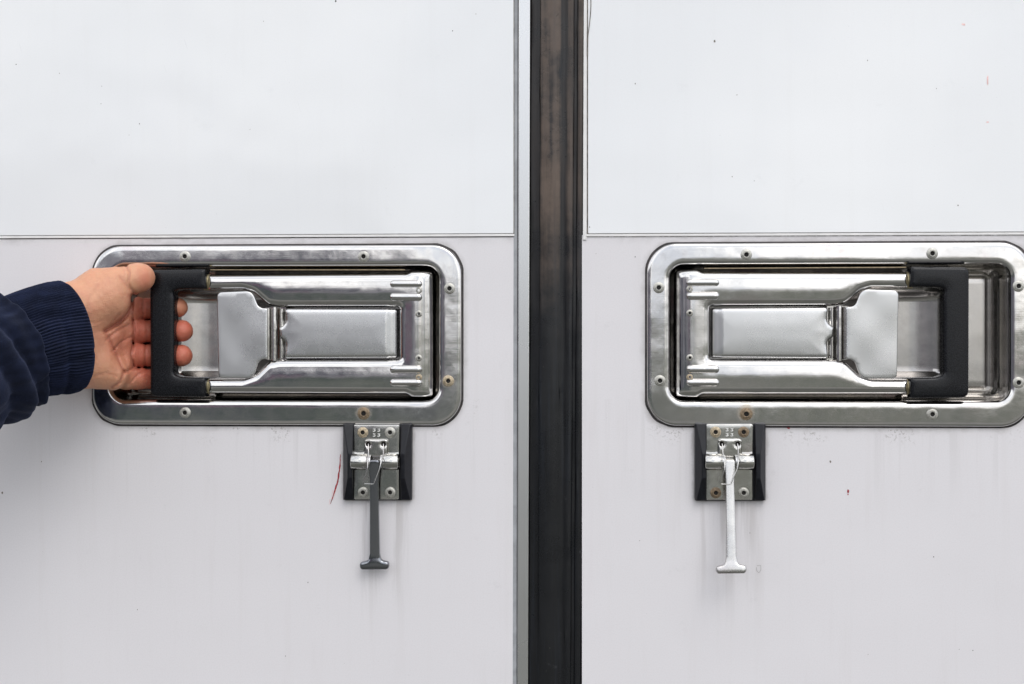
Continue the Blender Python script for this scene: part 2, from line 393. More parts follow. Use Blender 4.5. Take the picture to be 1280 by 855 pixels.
def seg_dist(P, L):
    A = L; B = np.roll(L, -1, 0); AB = B - A; l2 = np.maximum((AB ** 2).sum(1), 1e-12)
    out = np.empty(len(P))
    for i in range(0, len(P), 4000):
        p = P[i:i + 4000, None, :] - A[None]
        t = np.clip((p * AB[None]).sum(2) / l2[None], 0, 1)
        out[i:i + 4000] = np.sqrt((((p - t[..., None] * AB[None]) ** 2).sum(2)).min(1))
    return out
def inside(P, L):
    A = L; B = np.roll(L, -1, 0); c = np.zeros(len(P), int)
    for i in range(len(A)):
        (x0, y0), (x1, y1) = A[i], B[i]
        if y0 == y1: continue
        m_ = (y0 > P[:, 1]) != (y1 > P[:, 1])
        xx = (x1 - x0) * (P[:, 1] - y0) / (y1 - y0) + x0
        c += (m_ & (P[:, 0] < xx)).astype(int)
    return c % 2 == 1

def pressed(name, loops, hfun, rings, grid, base, m, parent=None, ang=40, back=False):
    """sheet pressed to height hfun(dist_to_edge, x, z) with side walls down to `base`"""
    loops = [np.asarray(l, float) for l in loops]
    def dist(P): return np.min([seg_dist(P, l) for l in loops], 0)
    def ins(P):
        r = inside(P, loops[0])
        for l in loops[1:]: r &= ~inside(P, l)
        return r
    pts = []; edges = []
    for l in loops:
        b0 = len(pts); pts += l.tolist(); n = len(l); edges += [(b0 + i, b0 + (i + 1) % n) for i in range(n)]
    extra = []
    for l in loops:
        T = np.roll(l, -1, 0) - np.roll(l, 1, 0); T /= np.maximum(np.linalg.norm(T, axis=1), 1e-9)[:, None]
        Nn = np.stack([-T[:, 1], T[:, 0]], 1)
        for s in (1, -1):
            for o in rings:
                q = l + Nn * o * s
                k = ins(q); q = q[k]
                if len(q): q = q[dist(q) >= o * 0.97]
                last = None; keep = []
                for p in q:
                    if last is None or np.linalg.norm(p - last) > min(1.2, o * 0.7 + 0.25): keep.append(p); last = p
                extra += keep
    lo = loops[0].min(0); hi = loops[0].max(0)
    gx, gz = np.meshgrid(np.arange(lo[0] + grid / 2, hi[0], grid), np.arange(lo[1] + grid / 2, hi[1], grid))
    q = np.stack([gx.ravel(), gz.ravel()], 1); q = q[ins(q)]
    if len(q): q = q[dist(q) > max(rings) + grid * 0.45]
    extra += q.tolist()
    allp = [Vector((float(p[0]), float(p[1]))) for p in pts] + [Vector((float(p[0]), float(p[1]))) for p in extra]
    vo, eo, fo, *_ = geometry.delaunay_2d_cdt(allp, edges, [], 0, 1e-4)
    V2 = np.array([(v.x, v.y) for v in vo]); T = np.array([f for f in fo if len(f) == 3])
    cen = V2[T].mean(1); T = T[ins(cen)]
    dd = dist(V2); dd[dd < 1e-3] = 0
    H = np.array(hfun(dd, V2[:, 0], V2[:, 1])) + 0 * dd
    V = [(x, -h, z) for (x, z), h in zip(V2, H)]
    F = [tuple(t) for t in T]
    # boundary edges
    cnt = {}
    for t in T:
        for a, b in ((t[0], t[1]), (t[1], t[2]), (t[2], t[0])): cnt[(min(a, b), max(a, b))] = cnt.get((min(a, b), max(a, b)), 0) + 1
    low = {}
    def lw(i):
        if i not in low: low[i] = len(V); V.append((V2[i, 0], -base, V2[i, 1]))
        return low[i]
    for t in T:
        for a, b in ((t[0], t[1]), (t[1], t[2]), (t[2], t[0])):
            if cnt[(min(a, b), max(a, b))] == 1: F.append((b, a, lw(a), lw(b)))
    if back:
        F += [tuple(lw(i) for i in t[::-1]) for t in T]
        for i in list(low): pass
    o = mesh(name, V, F, m, parent, True, ang)
    recalc(o)
    return o

def rr(dd, Rr, top):
    """rounded edge of radius Rr finishing at height top"""
    x = np.minimum(dd, Rr)
    return top - Rr + np.sqrt(np.maximum(Rr * Rr - (Rr - x) ** 2, 0))

def rloop(x0, x1, z0, z1, r, n=10, per=0):
    out = []
    for cx, cz, a0 in ((x1 - r, z1 - r, 0), (x0 + r, z1 - r, 90), (x0 + r, z0 + r, 180), (x1 - r, z0 + r, 270)):
        for i in range(n + 1):
            a = R(a0 + 90 * i / n); out.append((cx + r * math.cos(a), cz + r * math.sin(a)))
    return out
def loft(name, loops, m, parent=None, cap=False, ang=35, flip=False):
    V = []; F = []; n = len(loops[0])
    for l in loops: V += l
    for k in range(len(loops) - 1):
        for i in range(n):
            j = (i + 1) % n; F.append((k * n + i, k * n + j, (k + 1) * n + j, (k + 1) * n + i))
    if cap: F.append(tuple(range((len(loops) - 1) * n, len(loops) * n)))
    return mesh(name, V, F, m, parent, True, ang)
def lathe(name, prof, c, m, parent=None, n=28, ang=35):
    """prof: (radius, d); axis along the view"""
    loops = [[(c[0] + r * math.cos(2 * math.pi * i / n), -d, c[1] + r * math.sin(2 * math.pi * i / n)) for i in range(n)] for r, d in prof]
    o = loft(name, loops, m, parent, cap=True, ang=ang); recalc(o); return o
def tube(name, pts, r, m, parent=None, n=12, closed=False, cap=True, radii=None):
    P = np.array(pts, float); V = []; F = []; k = len(P)
    up0 = None
    for i in range(k):
        t = (P[(i + 1) % k] - P[i - 1]) if closed else (P[min(i + 1, k - 1)] - P[max(i - 1, 0)])
        t /= np.linalg.norm(t)
        if up0 is None: up0 = np.cross(t, [0.3, 0.9, 0.31]); 
        u = up0 - t * (up0 @ t); u /= np.linalg.norm(u); up0 = u; v = np.cross(t, u)
        rad = radii[i] if radii is not None else r
        for j in range(n):
            a = 2 * math.pi * j / n; V.append(P[i] + rad * (u * math.cos(a) + v * math.sin(a)))
    for i in range(k if closed else k - 1):
        for j in range(n):
            a, b = i * n, ((i + 1) % k) * n; jj = (j + 1) % n
            F.append((a + j, a + jj, b + jj, b + j))
    if cap and not closed: F.append(tuple(range(n))[::-1]); F.append(tuple(range((k - 1) * n, k * n)))
    o = mesh(name, V, F, m, parent, True, 45); recalc(o); return o
def slab(name, quad, d0, d1, m, parent=None, bev=0.3):
    """quad: four photo points measured on the door skin, d0 back, d1 front"""
    q = np.array([at(*p) for p in quad]); c = q.mean(0)
    def ins(k):
        out = []
        n = 4
        for i in range(n):
            a = q[i - 1] - q[i]; b = q[(i + 1) % n] - q[i]; out.append(q[i] + k * (a / np.linalg.norm(a) + b / np.linalg.norm(b)))
        return np.array(out)
    loops = []
    for k, d in ((0, d0), (0, d1 - bev), (bev * 0.3, d1 - bev * 0.3), (bev, d1)):
        loops.append([(x, -d, z) for x, z in ins(k)])
    o = loft(name, loops, m, parent, cap=True, ang=20); o.data.shade_flat(); recalc(o); return o

# ------------------------------------------------------------------ the two truck doors
def panel_with_hole(name, outer, hole, d, m, parent, thick=26):
    x0, x1, z0, z1 = outer; a0, a1, b0, b1 = hole
    xs = [x0, a0, a1, x1]; zs = [z0, b0, b1, z1]; V = []; F = []
    for dd in (d, d - thick):
        for z in zs:
            for x in xs: V.append((x, -dd, z))
    for j in range(3):
        for i in range(3):
            if i == 1 and j == 1: continue
            k = j * 4 + i; F.append((k, k + 1, k + 5, k + 4)); F.append((16 + k, 16 + k + 4, 16 + k + 5, 16 + k + 1))
    for ring, s in (([(i, 0) for i in range(3)] + [(3, j) for j in range(3)] + [(3 - i, 3) for i in range(3)] + [(0, 3 - j) for j in range(3)], 1), ([(1, 1), (2, 1), (2, 2), (1, 2)], -1)):
        idx = [j * 4 + i for i, j in ring]
        for k in range(len(idx)):
            a, b = idx[k], idx[(k + 1) % len(idx)]; F.append((a, b, b + 16, a + 16))
    o = mesh(name, V, F, m, parent, False); recalc(o); return o

doorL = empty('truck_door', (0, 0), 'white painted metal truck door left of the black rubber seal, opened by the hand', 'truck door', 'pair of truck doors')
doorR = empty('truck_door', (0, 0), 'white painted metal truck door right of the black rubber seal, with nobody touching it', 'truck door', 'pair of truck doors')
XL, XR = at(-700, 0)[0], at(1980, 0)[0]; ZT, ZB = at(640, -620)[1], at(640, 1480)[1]
xl = at(643.5, 427)[0]
panel_with_hole('lower_panel', (XL, xl, ZB, at(640, 296.5)[1]), (at(135, 419)[0], at(555, 419)[0], at(345, 506)[1], at(345, 327.5)[1]), 0.0, M['lower'], doorL)
xr = at(727.5, 427)[0]
hr0 = RC[0] + (LC[0] - at(555, 419)[0]); hr1 = RC[0] + 0.996 * (LC[0] - at(135, 419)[0])
panel_with_hole('lower_panel', (xr, XR, ZB, at(732, 294.0)[1]), (hr0, hr1, at(345, 506)[1] + RC[1] - LC[1], at(345, 327.5)[1] + RC[1] - LC[1]), 0.0, M['lower'], doorR)
yb = lambda px: 293.3 if px < 650 else 291.2
def zline(px, py): return (px, py)
# upper skins (a sheet laid over the door)
def sheet(name, x0, x1, z0, z1, d0, d1, m, parent, bev=0.35):
    loops = []
    for k, d in ((0, d0), (0, d1 - bev), (bev * .3, d1 - bev * .3), (bev, d1)):
        loops.append([(x, -d, z) for x, z in rloop(x0 + k, x1 - k, z0 + k, z1 - k, 0.6, 3)])
    o = loft(name, loops, m, parent, cap=True, ang=20); o.data.shade_flat(); recalc(o); return o
zsL = at(320, 293.3)[1]; zsR = at(1000, 291.0)[1]
sheet('upper_panel', XL, at(642, 150)[0], zsL, ZT, -26, 1.2, M['upper'], doorL)
sheet('upper_panel', at(735, 150)[0], XR, zsR, ZT, -26, 1.2, M['upper'], doorR)
sheet('sealant_line', XL, at(642.9, 150)[0], zsL - 0.55, ZT, -25, 0.35, M['sealant'], doorL, 0.1)
sheet('sealant_line', at(733.6, 150)[0], XR, zsR - 0.6, ZT, -25, 0.35, M['sealant'], doorR, 0.1)
sheet('trim_bead', XL, at(643, 150)[0], zsL - 2.05, zsL - 0.35, -20, 1.0, M['bead'], doorL, 0.15)
sheet('trim_bead', at(732.2, 150)[0], XR, zsR - 2.1, zsR - 0.4, -20, 1.0, M['bead'], doorR, 0.15)
# left door edge: grey return, dark slot, bright metal flange
slab('door_edge', [(643.8, -620), (649.3, -620), (645.5, 1480), (639.7, 1480)], -26, 0.1, M['edge'], doorL, 0.1)
slab('edge_slot', [(648.3, -620), (650.0, -620), (645.8, 1480), (644.5, 1480)], -26, 0.25, M['dark_seal'], doorL, 0.05)
slab('metal_flange', [(649.7, -620), (664.8, -620), (658.4, 1480), (645.1, 1480)], -26, 1.6, M['alu'], doorL, 0.7)
# right door edge strip
slab('door_edge', [(732.1, -620), (734.1, -620), (733.4, 300), (728.6, 300)], -26, 0.9, M['bead'], doorR, 0.3)
# loose bead of sealant that wanders off at the top of the right skin
pts = []
for i in range(40):
    t = i / 39; py = -40 + t * 110
    px = 737.5 + 1.2 * math.sin(t * 3) - 3.5 * max(0, min(1, (py - 5) / 40)) ** 1.5
    x, z = at(px, py); pts.append((x, -1.3, z))
tube('loose_sealant', pts, 0.35, M['sealant'], doorR, 8)

# rubber seal between the doors
def gasket():
    prof = [(-1.5, -9), (0, -8), (0.2, -3.0), (1.5, -1.6), (6, -1.2), (11.0, -1.0), (12.5, -0.2), (14, 1.1), (16, 1.5), (26, 1.7), (35, 1.5), (37.5, 0.9), (39.5, -0.4), (44, -0.7), (46, -0.2), (47.5, 0.5), (53, 0.6), (54.5, 0.0), (55.3, -1.4), (58.5, -1.4), (59.5, -0.2), (61, 0.5), (65, 0.4), (67.2, -0.4), (68.0, -3), (68.2, -9), (70, -9)]
    V = []; F = []; n = 160; k = len(prof)
    zs = np.linspace(ZB, ZT, n)
    for i, z in enumerate(zs):
        py = 427.5 - z / 0.602
        x0 = at(663.2 - 0.0036 * py, 427)[0]; x1 = at(731.4 - 0.0060 * py, 427)[0]
        for j, (u, d) in enumerate(prof):
            wob = 0.25 * math.sin(z * 0.021 + j * 0.4) + 0.18 * math.sin(z * 0.083 + j * 1.7)
            uu = u / 68.2
            V.append((x0 + (x1 - x0) * uu + (0.12 * math.sin(z * 0.05 + j) if 1 < j < k - 3 else 0), -(d + (wob if 3 < j < k - 4 else 0)), z))
    for i in range(n - 1):
        for j in range(k - 1): F.append((i * k + j, i * k + j + 1, (i + 1) * k + j + 1, (i + 1) * k + j))
    o = mesh('rubber_seal', V, F, M['rubber'], None, True, 50); recalc(o)
    return tag(o, 'black ridged rubber seal strip running vertically between the two white doors', 'rubber seal')
gasket()
# chalk flecks and marks that stand on the skins
def blob(name, px, py, rx, ry, m, parent, d=0.16, rot=0.0, jag=0.3, n=18):
    c = at(px, py); V = [(c[0], -d, c[1])]; F = []
    for i in range(n):
        a = 2 * math.pi * i / n; q = 1 + rng.uniform(-jag, jag)
        u, v = rx * math.cos(a) * q, ry * math.sin(a) * q
        V.append((c[0] + u * math.cos(rot) - v * math.sin(rot), -d, c[1] + u * math.sin(rot) + v * math.cos(rot)))
    for i in range(n): F.append((0, 1 + i, 1 + (i + 1) % n))
    return mesh(name, V, F, m, parent, False)
def streak(name, pts, widths, m, parent, d=0.17):
    V = []; F = []
    P = [at(*p) for p in pts]; Q = []; W = []
    for i in range(len(P) - 1):
        for j in range(8): t = j / 8; Q.append(P[i] + (P[i + 1] - P[i]) * t); W.append(widths[i] + (widths[i + 1] - widths[i]) * t)
    Q.append(P[-1]); W.append(widths[-1])
    for i, q in enumerate(Q):
        t = Q[min(i + 1, len(Q) - 1)] - Q[max(i - 1, 0)]; t /= np.linalg.norm(t); nrm = np.array([-t[1], t[0]])
        a = rng.uniform(0.55, 1.15); b = rng.uniform(0.55, 1.15)
        for s in (a, -b): p = q + nrm * s * W[i] / 2; V.append((p[0], -d, p[1]))
    for i in range(len(Q) - 1): F.append((2 * i, 2 * i + 1, 2 * i + 3, 2 * i + 2))
    return mesh(name, V, F, m, parent, False)
streak('red_paint_scratch', [(425.5, 568), (425, 582), (422.5, 600), (418.5, 614), (413, 630)], [0.5, 1.1, 1.5, 1.2, 0.4], M['red'], doorL)
for a_, b_ in (((416, 612), (414, 628)), ((420, 612), (416.5, 624)), ((412.5, 624), (411.5, 631))):
    streak('red_paint_scratch', [a_, b_], [0.45, 0.2], M['pink'], doorL)
blob('red_paint_mark', 985, 534.5, 1.6, 0.8, M['red'], doorR, rot=-0.4)
blob('red_paint_mark', 1060, 614, 0.7, 1.3, M['red'], doorR); blob('red_paint_mark', 1060, 618, 0.5, 0.5, M['red'], doorR)
blob('pale_red_mark', 1234, 102, 0.6, 4.0, M['pink'], doorR, d=1.3); blob('pale_red_mark', 1204, 31, 1.4, 0.8, M['pink'], doorR, d=1.3); blob('pale_red_mark', 1234, 153, 1.1, 0.5, M['pink'], doorR, d=1.3)
for (px, py, r_) in ((21, 81, .45), (175, 155, .5), (127, 130, .35), (128, 108, .3), (75, 92, .4), (420, 2, .8), (330, 27, .35), (566, 39, .5), (595, 18, .35), (162, 169, .25), (313, 162, .3)):
    blob('dirt_fleck', px, py, r_ * 0.75, r_ * 0.9, M['dark_seal'] if r_ > .42 else M['sealant'], doorL, d=1.33)
for (px, py, r_) in ((52, 577, .5), (3, 616, .8), (385, 728, .4), (357, 820, .35), (172, 762, .4)):
    blob('dirt_fleck', px, py, r_ * 0.75, r_ * 1.1, M['sealant'], doorL)
for (px, py, r_) in ((794, 105, .5), (1197, 257, .5), (737, 284, .5), (893, 52, .8), (921, 119, .35), (1084, 76, .4), (915, 221, .4), (1170, 111, .3)):
    blob('dirt_fleck', px, py, r_ * 0.75, r_ * 1.2, M['sealant'], doorR, d=1.33)
for (px, py, r_) in ((1038, 577, .9), (1167, 696, .5), (1216, 813, .4), (1085, 818, .3), (794, 321, .5), (745, 317, .3)):
    blob('dirt_fleck', px, py, r_ * 0.75, r_, M['sealant'], doorR)
# small curved drip outline beside the right pull
tube('drip_outline', [(*(at(px, py))[:1], -0.15, at(px, py)[1]) for px, py in ((946, 707), (951, 706.5), (951, 713), (948.5, 716), (946, 713.5), (945.6, 709))], 0.08, M['sealant'], doorR, 6)

# ------------------------------------------------------------------ rivets
def rivet(parent, c, d, s=1.0, m='rivet', name='rivet'):
    prof = [(4.3 * s, d - 0.1), (4.3 * s, d + 0.45), (4.0 * s, d + 0.85), (3.5 * s, d + 1.05), (2.9 * s, d + 1.15), (2.75 * s, d + 1.5), (2.4 * s, d + 1.75), (1.95 * s, d + 1.75), (1.7 * s, d + 1.5), (1.62 * s, d + 0.4), (0.4 * s, d + 0.3)]
    o = lathe(name, prof, c, M[m], parent, 26)
    lathe('rivet_hole', [(1.66 * s, d + 1.2), (1.63 * s, d + 0.52), (0.3 * s, d + 0.48)], c, M['hole'], o, 14)
    return o

# ------------------------------------------------------------------ recessed door latches
def build_latch(sign, anchor, label, rust):
    root = empty('paddle_latch', anchor, label, 'door latch', 'recessed steel door latches')
    def L(px, py, d=0.0, r=None):
        x, z = at(px, py, 0.0) - LC
        x *= sign
        return (x, z) if r is None else (x, z, r)
    def poly(pts, step=1.6, d=0.0):
        q = []
        for p in pts:
            x, z = at(p[0], p[1], d) - LC; q.append((x * sign, z, p[2] * 0.6 if len(p) > 2 else 0))
        return roundpoly(q, step)
    def rl(x0, x1, y0, y1, r, d, n=12, ex=0.0):
        a = L(x0, (y0 + y1) / 2); b = L(x1, (y0 + y1) / 2); zt = L((x0 + x1) / 2, y0)[1]; zb = L((x0 + x1) / 2, y1)[1]
        xa, xb = sorted((a[0], b[0]))
        return [(x, -d, z) for x, z in rloop(xa - ex, xb + ex, zb - ex, zt + ex, r * 0.6 + ex * 0.5, n)]
    # black sealant round the plate, widened to paint in its contact shadow
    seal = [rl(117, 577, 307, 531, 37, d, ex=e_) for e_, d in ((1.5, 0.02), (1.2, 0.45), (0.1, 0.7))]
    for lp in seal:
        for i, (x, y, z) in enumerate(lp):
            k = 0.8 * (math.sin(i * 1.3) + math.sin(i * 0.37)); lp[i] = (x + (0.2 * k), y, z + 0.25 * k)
    o = loft('sealant_shadow_bead', seal, M['dark_seal'], root); recalc(o)
    # frame: pressed flange, rolled inner lip
    P_ = [(0.0, 0.0, 37), (0.0, 1.6, 37), (0.4, 2.4, 36.5), (1.0, 2.9, 36), (1.8, 3.1, 35.5), (4, 3.2, 33)]
    loops = [rl(117, 577, 307, 531, rad, d, ex=-i_) for i_, d, rad in P_]
    I_ = [(6.5, 3.2, 25), (4.2, 3.25, 22), (3.0, 3.1, 20), (2.0, 2.6, 18), (1.2, 1.9, 17), (0.5, 0.8, 16), (0.1, -0.8, 15), (-0.1, -3.0, 14), (-0.3, -6.0, 14)]
    loops += [rl(142, 548, 334, 499.5, rad, d, ex=i_) for i_, d, rad in I_]
    o = loft('mounting_frame', loops, M['frame'], root, ang=60); recalc(o)
    # pan: walls and floor with the finger pocket
    W_ = [(0.1, -5.5, 14), (-0.4, -10, 14), (-1.5, -16, 13), (-3.5, -20, 13), (-6.0, -22.0, 12), (-6.6, -26.3, 12)]
    loops = [rl(142, 548, 334, 499.5, rad, d, ex=i_) for i_, d, rad in W_]
    o = loft('recess_wall', loops, M['pan'], root, ang=60); recalc(o)
    pk0 = L(207, 366); pk1 = L(356, 471)
    px0, px1 = sorted((pk0[0], pk1[0])); pz0, pz1 = pk1[1], pk0[1]
    endx = pk0[0]
    def hf(dd, x, z):
        q = np.minimum(np.minimum(x - px0, px1 - x), np.minimum(z - pz0, pz1 - z))
        t = np.clip((q + 0.8) / 5.0, 0, 1); t = t * t * (3 - 2 * t)
        u = np.abs(x - endx); curve = 9.0 * np.clip(1 - u / 27.0, 0, 1) ** 2
        # raised lobe that runs round the pocket
        lobe = 5.0 * np.clip((dd - 5.0) / 3.0, 0, 1)
        s_ = np.clip((dd - 5.0) / 3.0, 0, 1); lobe = 4.0 * s_ * s_ * (3 - 2 * s_)
        return -26.0 + lobe * (1 - t) + (4.0 + curve - 8.0 - 2) * t
    fl = [L(148, 338), L(542, 496)]
    xa, xb = sorted((fl[0][0], fl[1][0]))
    pressed('recess_floor', [np.array(roundpoly([(xa, fl[1][1], 7), (xb, fl[1][1], 7), (xb, fl[0][1], 7), (xa, fl[0][1], 7)], 3))], hf, [2.0, 4.5, 6.0, 7.5], 2.2, -34, M['floor'], root)
    # lever body
    body = poly([(257, 343.5, 0.5), (507, 341.5, 4), (514, 338.5, 4), (541, 338.5, 5), (541, 497, 5), (514, 497, 4), (507, 493, 4), (257, 492, 0.5),
                 (257, 474, 0.5), (303, 473.5, 14), (318, 468, 14), (334, 452.5, 12), (349, 449.5, 5), (498.5, 449.5, 3), (498.5, 383.5, 3), (349, 383.5, 5), (334, 381.5, 12), (316, 366, 14), (303, 362, 14), (257, 362.5, 0.5)], 1.6, 5.0)
    xs = L(525, 0)[0]
    xe = L(257, 0)[0]
    def hb(dd, x, z):
        # the cut ends of the arms stay open (no rounding there)
        dd = np.where(np.abs(x - xe) < 6.5, np.minimum(np.maximum(dd, 0), 99), dd)
        h = rr(dd, 5.3, 5.0) + 0.35 * np.clip((dd - 5.3) / 6.0, 0, 1)
        # step down behind the rivet column
        s_ = np.clip((np.sign(-1) * (x - xs) * (-sign) * -1) / 4.0, 0, 1)
        u = np.clip(((x - xs) * sign + 1.5) / 9.5, 0, 1)
        return h - 3.2 * u * u
    pressed('lever_body', [body], hb, [0.15, 0.5, 1.1, 1.9, 2.9, 4.0, 5.0, 5.7], 2.4, -22, M['steel'], root, ang=50)
    # brassy lips beside the body
    for y_, n_ in ((337.0, 0), (382.6, 1)):
        a = L(262 if n_ == 0 else 352, y_); b = L(506 if n_ == 0 else 496, y_)
        tube('lip_edge', [(a[0], 2.0 if n_ == 0 else 0.5, a[1]), (b[0], 2.0 if n_ == 0 else 0.5, b[1])], 0.45, M['brass'], root, 8)
    # pressed ribs
    for (y0, y1) in ((350, 359.5), (366, 376.5), (456.5, 467), (473.5, 483.5)):
        lp = poly([(487, y0, 4.8), (527.5, y0, 4.8), (527.5, y1, 4.8), (487, y1, 4.8)], 1.0, 6.0)
        pressed('pressed_rib', [lp], lambda dd, x, z: rr(dd, 2.8, 7.3), [0.3, 0.8, 1.4, 2.1], 1.3, 1.5, M['steel'], root, ang=60)
    for i, (px, py) in enumerate(((524.5, 363), (524.5, 392.5), (524.5, 447.5), (524.5, 471.5))):
        rivet(root, L(px, py), 4.4 if py < 380 or py > 460 else 4.8, 0.60, 'rivet_stained' if i == 3 else 'rivet')
    # cover pad in the middle
    cov = poly([(355, 385.2, 4), (496, 385.6, 3), (496, 447.6, 3), (355, 448.3, 4), (356.5, 431, 6), (355, 426, 5), (349, 422, 3), (348, 409.5, 2), (353, 406.5, 6), (356.5, 402, 6)], 1.2, 3.6)
    xc = L(485, 0)[0]; 
    def hc(dd, x, z):
        u = np.clip((x - xc) * sign / 1.5, 0, 1); u = u * u * (3 - 2 * u)
        v = np.clip((x - xc) * sign / 6.0, 0, 1)
        n_ = np.clip(1 - np.abs((x - L(352, 0)[0])) / 9.0, 0, 1) * np.exp(-((z - L(0, 416)[1]) / 11) ** 2)
        return rr(dd, 2.8, 3.8) + 0.4 * np.sin(np.clip(dd / 16, 0, 1) * math.pi / 2) - 0.9 * u - 1.2 * v - 0.8 * n_
    pressed('cover_pad', [cov], hc, [0.12, 0.4, 0.9, 1.5, 2.2, 3.2], 1.6, -18, M['satin'], root, ang=50)
    # paddle
    pad = poly([(271, 365.5, 6), (315, 363.5, 12), (323, 384.5, 9), (334, 385.5, 1), (334, 449, 1), (324, 450, 9), (316, 473, 13), (273, 473, 6)], 1.1, 4.6)
    def hp(dd, x, z): return rr(dd, 0.9, 4.6) + 0.15 * np.sin(x * 0.16 + 1) * np.cos(z * 0.13)
    pressed('paddle', [pad], hp, [0.1, 0.3, 0.6, 0.95], 2.5, 2.2, M['satin'], root, ang=50, back=True)
    # hinge of the paddle
    def vbar(name, px, r, d, m, y0=385, y1=449.5):
        a = L(px, y0); b = L(px, y1); return tube(name, [(a[0], -d, a[1]), (b[0], -d, b[1])], r, m, root, 20)
    vbar('hinge_barrel', 343.3, 2.1, 1.6, M['steel'], 384, 451)
    vbar('hinge_pin', 335.5, 1.7, 0.6, M['pan']); vbar('hinge_strap', 350.5, 2.6, -4.0, M['pan'], 386, 448)
    a = L(330, 384); b = L(356, 450); xa, xb = sorted((a[0], b[0]))
    pressed('hinge_plate', [np.array(roundpoly([(xa, b[1], .5), (xb, b[1], .5), (xb, a[1], .5), (xa, a[1], .5)], 2))], lambda dd, x, z: -4.5 + 0 * dd, [0.3], 4, -20, M['pan'], root)
    # grip moulded over both arms
    gp = poly([(187.3, 337.5, 7), (256.5, 336.5, 2.5), (257, 361, 2), (224, 361.5, 1.5), (216, 364, 8), (217.5, 371, 3), (217.5, 461, 3), (217, 468, 8), (226, 471, 1.5), (257, 472, 2), (256.5, 496.5, 2.5), (187.8, 495.5, 8)], 1.2, 9.0)
    def hg(dd, x, z): return rr(dd, 2.4, 10.0) + 0.25 * np.clip((dd - 2.4) / 4, 0, 1)
    pressed('grip', [gp], hg, [0.12, 0.4, 0.9, 1.6, 2.4, 3.3], 3.0, -3.0, M['grip'], root, ang=50, back=True)
    for y0, y1 in ((343.0, 362.8), (473.8, 492.4)):
        c = (y0 + y1) / 2; a = L(255.5, c); b = L(262.2, c); rad = (y1 - y0) * 0.3 + 0.25
        tube('ferrule', [(a[0], 0.6, a[1]), (b[0], 0.6, b[1])], rad, M['ferrule'], root, 28)
        # arms carry on into the grip
        a = L(230, c); tube('arm_core', [(a[0], 1.5, a[1]), (b[0], 1.5, b[1])], rad - 1.6, M['steel'], root, 20)
    # rivets of the frame
    for i, (px, py) in enumerate(((233, 321), (455.5, 321), (562.5, 361), (561, 476), (233, 515.5), (455.5, 516.5), (132, 361), (132, 477))):
        big = (i == 5)
        rivet(root, L(px, py), 3.15, 1.08 if big else 0.98, rust.get(i, 'rivet'))
    return root
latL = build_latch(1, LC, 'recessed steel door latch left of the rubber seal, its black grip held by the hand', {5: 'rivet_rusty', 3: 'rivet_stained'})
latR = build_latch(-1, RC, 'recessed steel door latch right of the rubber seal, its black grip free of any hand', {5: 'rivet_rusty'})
latR.scale = (0.996, 1, 1.0)

